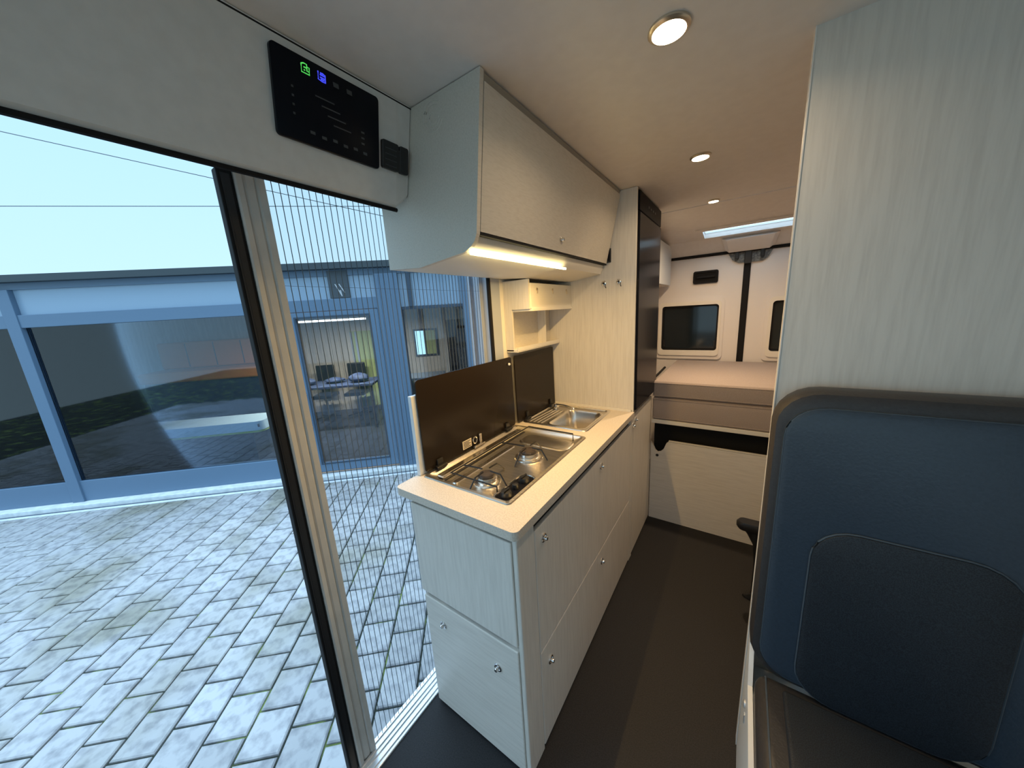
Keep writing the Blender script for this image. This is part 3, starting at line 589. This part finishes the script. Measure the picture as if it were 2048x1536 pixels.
for k in range(1, n_pl):
    c = pl0.copy(); C.objects.link(c); c.location.y = .387 + k * pw
    q = cr0.copy(); C.objects.link(q); q.parent = c; q.matrix_parent_inverse = cr0.matrix_parent_inverse.copy()
for z in (.95, 1.55):
    bm = bmesh.new(); tube(bm, [(SCX - .013, .387, z), (SCX - .013, 1.16, z)], .0004, 4); obj('tension_thread', bm, dark_b, sc)

# ================================================================== CEILING LIGHTS
def downlight(c, r, lab, P):
    t = thing('ceiling_light', lab, 'light', c, 'round ceiling downlights')
    bm = bmesh.new(); lathe(bm, [(r, 0), (r, -.004), (r * .86, -.008), (r * .80, -.008), (r * .78, -.004)], c, 32); obj('trim_ring', bm, sat, t, smooth=True)
    bm = bmesh.new(); lathe(bm, [(r * .78, -.0035), (r * .76, -.006), (.002, -.007)], c, 28); obj('lens', bm, white_led, t, smooth=True)
    d = bpy.data.lights.new('downlight', 'AREA'); d.shape = 'DISK'; d.size = r * 1.5; d.spread = math.radians(153); d.energy = P * .27; d.color = (1.0, .72, .44)
    o = bpy.data.objects.new('downlight', d); C.objects.link(o); o.location = (c[0], c[1], c[2] - .0085); par(o, t)
downlight((-.164, .857, 1.99), .040, 'nearest and largest lit ceiling downlight', 1.9)
downlight((-.177, 1.591, 1.99), .036, 'middle lit ceiling downlight of the three', 2.1)
downlight((-.180, 2.300, 1.99), .030, 'farthest lit ceiling downlight, beside the ceiling seam', 11.5)

# ================================================================== OUTSIDE
A2 = Vector((-5.277, 1.011)); T2 = Vector((.7379, .6749)); N2 = Vector((-.6749, .7379))
def F(s, d, z): p = A2 + T2 * s + N2 * d; return (p.x, p.y, z)
def fbox(bm, s0, s1, d0, d1, z0, z1, bev=0.0):
    vv = box(bm, s0, s1, d0, d1, z0, z1, bev=bev)
    for v in vv: v.co = Vector(F(*v.co))
def fobj(nm, dims, m, parent=None, bev=0.0, **k):
    bm = bmesh.new(); fbox(bm, *dims, bev=bev); return obj(nm, bm, m, parent, **k)
G = -.5
gr = fobj('ground', (-9, 9, -14, 7, G - .06, G - .014), joint_m, kind='structure')
# pavers: 20 x 21 cm in staggered rows across the building line
PW, PL_ = .202, .2105
cells = []; edge_cells = []
for i in range(-34, 24):
    s0 = 1.973 + i * PW; off = 0 if i % 2 == 0 else .103
    for j in range(-60, 4):
        m0 = 2.80 + off + j * PL_ ; 
        if m0 < .22 and m0 + PL_ > .26: edge_cells.append((s0, m0 + PL_))
        if m0 < .22 or m0 + PL_ > 5.6: continue
        p = A2 + T2 * (s0 + PW / 2) - N2 * (m0 + PL_ / 2)
        if p.x > -1.08: continue
        cells.append((s0, m0, p))
for j in range(4, 14):
    for i in range(-34, 24):
        s0 = 1.973 + i * PW; off = 0 if i % 2 == 0 else .103; m0 = 2.80 + off + j * PL_
        p = A2 + T2 * (s0 + PW / 2) - N2 * (m0 + PL_ / 2)
        if p.x > -1.08: continue
        cells.append((s0, m0, p))
CAMP = Vector((0, 0, 1.45))
def inview(p):
    d = Vector((p.x, p.y, G)) - CAMP; c = d.dot(CF)
    if c <= 0: return False
    px, py = 1024 + 659 * d.dot(CR) / c, 768 - 659 * d.dot(CU) / c
    return 400 < px < 900 and 900 < py < 1560
near = sorted([c for c in cells if inview(c[2])], key=lambda c: c[2].length)[:298]
ns = {id(c) for c in near}
def paver_bm(bm, s0, s1, d0, d1, zt, tilt=(0, 0)):
    b = .006; g = .0055
    s0 += g; s1 -= g; d0 += g; d1 -= g
    base = [(s0, d0, zt - .045), (s1, d0, zt - .045), (s1, d1, zt - .045), (s0, d1, zt - .045)]
    mid = [(x, y, zt - b) for x, y, _ in base]
    top = [(s0 + b, d0 + b, zt), (s1 - b, d0 + b, zt), (s1 - b, d1 - b, zt), (s0 + b, d1 - b, zt)]
    rings(bm, [base, mid, top])
bm = bmesh.new(); paver_bm(bm, -PW / 2, PW / 2, -PL_ / 2, PL_ / 2, 0)
pv0 = obj('paver', bm, paver_m)
ang = math.atan2(T2.y, T2.x)
for k, c in enumerate(near):
    o = pv0 if k == 0 else pv0.copy()
    if k: C.objects.link(o)
    o.location = (c[2].x, c[2].y, G + random.uniform(-.002, .0015)); o.rotation_euler = (random.gauss(0, .004), random.gauss(0, .004), ang + random.gauss(0, .006) + (math.pi if random.random() < .5 else 0))
    o.parent = gr
bm = bmesh.new()
for c in cells:
    if id(c) in ns: continue
    s0, m0, p = c; z = G + random.uniform(-.002, .0015)
    v0 = len(bm.verts); paver_bm(bm, s0, s0 + PW, -m0 - PL_, -m0, z)
for s0, m1 in edge_cells: paver_bm(bm, s0, s0 + PW, -m1, -.218, G)
for v in bm.verts: v.co = Vector(F(*v.co))
o = obj('paver_field', bm, paver_m, gr, kind='stuff')
# kerb and drain channel along the building
kb = fobj('kerb', (-8, 7, -.13, .02, G - .05, G + .045), kerb_m, kind='structure', bev=.006); kb['label'] = 'pale kerb at the foot of the glazed building'
fobj('drain_slot', (-8, 7, -.165, -.132, G - .05, G - .006), dark_b, kb)
bm = bmesh.new(); fbox(bm, -8, 7, -.215, -.168, G - .05, G - .001); obj('channel_edge', bm, kerb_m, kb)

# --- glazed workshop
bd = thing('workshop_building', 'low glazed workshop with blue grey frames across the paving', 'building', F(1.6, 0, G))
fobj('roof_edge', (-8, 6.5, -.10, .25, 2.065, 2.135), roof_m, bd)
fobj('roof_slab', (-8, 6.5, .25, 3.6, 2.03, 2.10), roof_m, bd)
fobj('upper_rail', (-8, 6.5, -.02, .06, 1.995, 2.064), frame_b, bd)
fobj('transom_rail', (-8, 2.19, -.04, .05, 1.60, 1.735), frame_b, bd, bev=.004)
fobj('transom_rail', (2.46, 6.5, -.02, .05, 1.565, 1.60), dark_b, bd)
fobj('bottom_rail', (-8, 1.02, -.03, .05, -.455, -.20), frame_b, bd, bev=.004)
fobj('bottom_rail', (2.46, 6.5, -.03, .05, -.455, -.25), frame_b, bd, bev=.004)
# the wide post, ribbed
pst = fobj('wide_post', (2.185, 2.455, -.06, .08, -.455, 1.995), frame_b, bd, bev=.004)
for k in range(4): fobj('post_rib', (2.215 + k * .06, 2.235 + k * .06, -.067, -.0605, -.45, 1.99), frame_b, pst)
fobj('mullion', (1.02, 1.095, -.05, .06, -.455, 1.995), frame_b, bd, bev=.004)
for s in (-1.6, -3.6, -5.6): fobj('mullion', (s, s + .12, -.05, .06, -.455, 1.995), frame_b, bd, bev=.004)
for s in (3.20, 4.6): fobj('mullion', (s, s + .10, -.05, .06, -.455, 1.995), frame_b, bd, bev=.004)
fobj('mullion', (2.555, 2.60, -.05, .03, 1.60, 1.995), dark_b, bd)
# transom panels
for (a_, b_) in ((-8, -5.6), (-5.48, -3.6), (-3.48, -1.6), (-1.48, 1.02), (1.095, 2.185)):
    fobj('transom_panel', (a_, b_, .0, .012, 1.735, 1.995), transom_m, bd)
for (a_, b_) in ((2.455, 3.2), (3.3, 4.6), (4.7, 6.5)):
    tp = fobj('transom_panel', (a_, b_, .0, .012, 1.60, 1.995), transom_m, bd)
    bm = bmesh.new(); k = a_ + .03
    while k < b_ - .02: fbox(bm, k, k + .018, -.010, -.0005, 1.605, 1.99); k += .045
    obj('fluting', bm, transom_m, tp)
# dark plate with pale strokes over the door
vp_ = fobj('dark_vent', (1.665, 1.885, -.03, -.001, 1.742, 2.05), mat('dark grey plate', (.05, .065, .08), .5), bd)
bm = bmesh.new()
for (a_, b_) in (((1.74, 1.90), (1.80, 1.765)), ((1.785, 1.90), (1.835, 1.80)), ((1.79, 1.83), (1.80, 1.76))):
    tube(bm, [F(a_[0], -.032, a_[1]), F(b_[0], -.032, b_[1])], .006, 5)
obj('stroke', bm, clutter_p, vp_)
# the door
dr_ = fobj('door_frame', (1.10, 1.16, -.045, .05, -.44, 1.60), frame_b, bd, bev=.004)
bm = bmesh.new(); plate(bm, (1.165, 2.18, -.42, 1.595), [(1.235, 2.075, -.31, 1.535)], lambda u, v, t_: F(u, t_, v), -.05, .03); dl_ = obj('door_leaf', bm, frame_b, bd)
bm = bmesh.new(); plate(bm, (1.225, 2.085, -.32, 1.545), [(1.243, 2.067, -.302, 1.527)], lambda u, v, t_: F(u, t_, v), -.054, -.051); obj('door_gasket', bm, dark_b, dl_)
fobj('door_pane', (1.236, 2.074, -.012, -.004, -.309, 1.534), glass_w, dl_)
bm = bmesh.new(); tube(bm, [F(1.20, -.055, .62), F(1.20, -.10, .62), F(1.20, -.10, .20), F(1.20, -.055, .20)], .011, 8); obj('door_handle', bm, alu, dl_, smooth=True)
# large panes
for (a_, b_, z0, z1) in ((-8, -5.6, -.2, 1.6), (-5.48, -3.6, -.2, 1.6), (-3.48, -1.6, -.2, 1.6), (-1.48, 1.02, -.2, 1.6), (2.455, 3.2, -.25, 1.565), (3.3, 4.6, -.25, 1.565), (4.7, 6.5, -.25, 1.565)):
    fobj('window_pane', (a_, b_, -.004, .004, z0, z1), glass_w, bd)
# interior shell
fobj('back_wall', (-8, 6.5, 3.3, 3.36, -.46, 2.03), inwall, bd)
fobj('end_wall', (6.44, 6.5, .06, 3.3, -.46, 2.03), inwall, bd)
fobj('end_wall', (-8, -7.94, .06, 3.3, -.46, 2.03), inwall, bd)
fobj('workshop_floor', (-8, 6.5, .05, 3.3, -.50, -.455), infloor, bd)
pw_ = fobj('inner_wall', (1.62, 1.70, 1.2, 3.3, -.455, 2.03), inwall, bd) if False else None
cw = fobj('curtain', (.74, 1.22, 3.24, 3.295, -.40, 1.26), yellow_m, bd)
for k in range(5): fobj('curtain_fold', (.75 + k * .095, .79 + k * .095, 3.215, 3.24, -.39, 1.25), yellow_m if k > 1 else clutter_p, cw)
for k in range(9): fobj('wall_batten', (-.9 + k * .17, -.87 + k * .17, 3.27, 3.299, -.45, 1.6), inwall, bd)
wf = fobj('inner_window_frame', (2.06, 2.56, 3.26, 3.30, .62, 1.22), dark_b, bd)
fobj('inner_window_pane', (2.10, 2.28, 3.252, 3.259, .66, 1.18), winlit, wf); fobj('inner_window_pane', (2.32, 2.52, 3.252, 3.259, .66, 1.18), yellow_m, wf)
fobj('inner_doorway', (2.78, 3.25, 3.27, 3.30, -.45, 1.38), black_void, bd)
# workshop contents (each a thing)
t = thing('strip_light', 'lit strip light under the workshop ceiling behind the glass door', 'light', F(1.04, 1.5, 1.57))
bm = bmesh.new(); tube(bm, [F(.44, 1.5, 1.505), F(1.60, 1.5, 1.50)], .014, 8); obj('tube', bm, tube_m, t, smooth=True)
fobj('batten', (.42, 1.66, 1.47, 1.53, 1.53, 1.57), whitep, t)
bm = bmesh.new()
for s in (.5, 1.58): tube(bm, [F(s, 1.5, 1.57), F(s, 1.5, 2.03)], .004, 5)
obj('hanger', bm, whitep, t)
d = bpy.data.lights.new('strip', 'AREA'); d.shape = 'RECTANGLE'; d.size = 1.2; d.size_y = .05; d.energy = 42; d.color = (1, .86, .7)
o = bpy.data.objects.new('strip', d); C.objects.link(o); o.location = F(1.04, 1.5, 1.48); o.rotation_euler = (0, 0, ang); par(o, t)
def table(s0, s1, d0, d1, h, lab, m):
    t = thing('work_table', lab, 'table', F((s0 + s1) / 2, (d0 + d1) / 2, -.455))
    fobj('tabletop', (s0, s1, d0, d1, h - .04, h), m, t, bev=.004)
    for s in (s0 + .03, s1 - .08):
        for d_ in (d0 + .03, d1 - .08): fobj('leg', (s, s + .05, d_, d_ + .05, -.455, h - .04), black_pl, t)
    return t
table(.05, 1.50, 1.7, 2.4, .38, 'dark workshop table behind the glass door', clutter_m)
table(2.05, 2.75, 1.6, 2.2, .42, 'grey workbench behind the right hand glazing', mat('grey bench top', (.2, .22, .25), .6))
def bundle(s, d_, z, w_, h_, lab, m):
    bm = bmesh.new(); n = 12
    R = []
    for j in range(6):
        f = j / 5; rr_ = math.sin(math.pi * (.12 + .80 * f)) ; R.append([F(s + w_ * rr_ * math.cos(2 * math.pi * i / n) * (1 + .25 * random.random()), d_ + w_ * .7 * rr_ * math.sin(2 * math.pi * i / n), z + h_ * f * (1 + .1 * random.random() * (j > 0 and 1 or 0))) for i in range(n)])
    rings(bm, R); o = obj('folded_cloth', bm, m, smooth=True); tag(o, lab, 'cloth'); return o
bundle(.30, 2.0, .38, .14, .12, 'dark blue cloth heap at left end of the workshop table', clutter_m)
bundle(.75, 2.05, .38, .16, .10, 'dark blue cloth heap in middle of the workshop table', clutter_m)
bundle(1.20, 1.95, .38, .17, .16, 'dark blue cloth heap at right end of the workshop table', clutter_m)
def chairx(s, d_, lab):
    t = thing('office_chair', lab, 'chair', F(s, d_, -.455))
    fobj('seat', (s - .2, s + .2, d_ - .2, d_ + .2, -.02, .05), black_pl, t, bev=.02); fobj('backrest', (s - .18, s + .18, d_ + .17, d_ + .22, .12, .62), black_pl, t, bev=.02)
    bm = bmesh.new(); tube(bm, [F(s, d_, -.43), F(s, d_, -.02)], .025); obj('column', bm, alu, t)
    bm = bmesh.new(); tube(bm, [F(s, d_ + .19, .0), F(s, d_ + .22, .15)], .015); obj('back_stem', bm, black_pl, t)
    for k in range(5):
        a_ = k * 2 * math.pi / 5; bm = bmesh.new(); tube(bm, [F(s, d_, -.41), F(s + .24 * math.cos(a_), d_ + .24 * math.sin(a_), -.435)], .014, 6); obj('leg', bm, black_pl, t)
chairx(.25, 2.75, 'black office chair behind left end of the workshop table'); chairx(.85, 2.8, 'black office chair behind middle of the workshop table')
t = thing('hanging_jacket', 'dark jacket hanging on the workshop wall above the curtain', 'jacket', F(1.32, 3.25, 1.15))
bm = bmesh.new(); rings(bm, [[F(1.32 + a * x, 3.25 + .03 * y, z) for x, y in ((-1, -.8), (0, -1), (1, -.8), (1, .8), (-1, .8))] for a, z in ((.03, 1.16), (.05, 1.10), (.045, .95), (.05, .82))]); obj('body', bm, clutter_m, t)
for s_ in (-1, 1):
    bm = bmesh.new(); tube(bm, [F(1.32 + s_ * .045, 3.25, 1.10), F(1.32 + s_ * .07, 3.25, .92)], .014, 6); obj('sleeve', bm, clutter_m, t)
t = thing('bicycle', 'dark bicycle standing before the doorway behind the right hand glazing', 'bicycle', F(3.0, 2.9, -.455))
for s in (2.72, 3.28):
    bm = bmesh.new(); tube(bm, [F(s + .24 * math.cos(a * math.pi / 12), 2.9, -.215 + .24 * math.sin(a * math.pi / 12)) for a in range(25)], .014, 6); wl_ = obj('wheel', bm, black_rub, t)
    bm = bmesh.new()
    for k in range(6): tube(bm, [F(s + .23 * math.cos(k * math.pi / 6), 2.9, -.215 + .23 * math.sin(k * math.pi / 6)), F(s - .23 * math.cos(k * math.pi / 6), 2.9, -.215 - .23 * math.sin(k * math.pi / 6))], .002, 4)
    obj('spoke', bm, alu, wl_)
bm = bmesh.new(); tube(bm, [F(2.72, 2.9, -.215), F(2.9, 2.9, .2), F(3.18, 2.9, .22), F(2.97, 2.9, -.22), F(2.9, 2.9, .2)], .014, 6); tube(bm, [F(2.72, 2.9, -.215), F(2.97, 2.9, -.22)], .01, 6); tube(bm, [F(3.28, 2.9, -.215), F(3.17, 2.9, .32)], .012, 6); obj('frame', bm, clutter_m, t)
bm = bmesh.new(); tube(bm, [F(3.12, 2.7, .36), F(3.17, 2.75, .33), F(3.17, 3.05, .33), F(3.12, 3.1, .36)], .011, 6); obj('handlebar', bm, black_pl, t)
bm = bmesh.new(); box(bm, -.12, .06, -.06, .06, .24, .28, bev=.015)
for v in bm.verts: v.co = Vector(F(2.89 + v.co.x, 2.9 + v.co.y, v.co.z))
obj('saddle', bm, black_pl, t)
# left bay
t = thing('bench_sofa', 'orange upholstered bench far behind the left glazing', 'sofa', F(-1.6, 2.9, -.455))
fobj('backrest', (-2.8, -.75, 3.05, 3.24, .75, 1.27), orange_m, t, bev=.03); fobj('seat', (-2.8, -.75, 2.5, 3.05, .55, .75), orange_m, t, bev=.03)
fobj('plinth', (-2.75, -.8, 2.55, 3.0, -.455, .55), dark_b, t)
for k in range(3): fobj('cushion_seam', (-2.3 + k * .5, -2.285 + k * .5, 3.045, 3.05, .78, 1.24), dark_b, t)
t = thing('reception_counter', 'low white counter with lime edge behind the left glazing', 'counter', F(-.9, .8, -.455))
bm = bmesh.new(); rings(bm, [[F(x, y + .6, z) for x, y in rrect(-2.4, .24, 0, .5, .10)] for z in (.035, .165)]); obj('top', bm, mat('glossy white counter top', (.75, .92, .92), .3), t, smooth=True)
bm = bmesh.new(); rings(bm, [[F(x, y + .6, z) for x, y in rrect(-2.4, .23, .005, .495, .10)] for z in (.005, .034)]); obj('edge_strip', bm, lime_m, t, smooth=True)
fobj('plinth', (-2.3, .05, .68, 1.0, -.455, .005), infloor, t)
bm = bmesh.new(); tube(bm, [F(.20, .595, .09), F(.20, .59, .13)], .012, 6); obj('bolt', bm, black_pl, t)
# cables over the yard
for k, (a_, b_, z0, z1, lab) in enumerate(((-9, 14, 6.74, 1.19 + .01, 'sloping dark cable crossing the sky above the workshop'), (-9, 14, 4.72, 4.28, 'nearly level dark cable crossing the sky above the workshop'))):
    bm = bmesh.new(); tube(bm, [F(a_ + (b_ - a_) * i / 12, 6, z0 + (z1 - z0) * i / 12) for i in range(13)], .009, 5); tag(obj('overhead_cable', bm, roof_m), lab, 'cable')
bpy.context.view_layer.update()
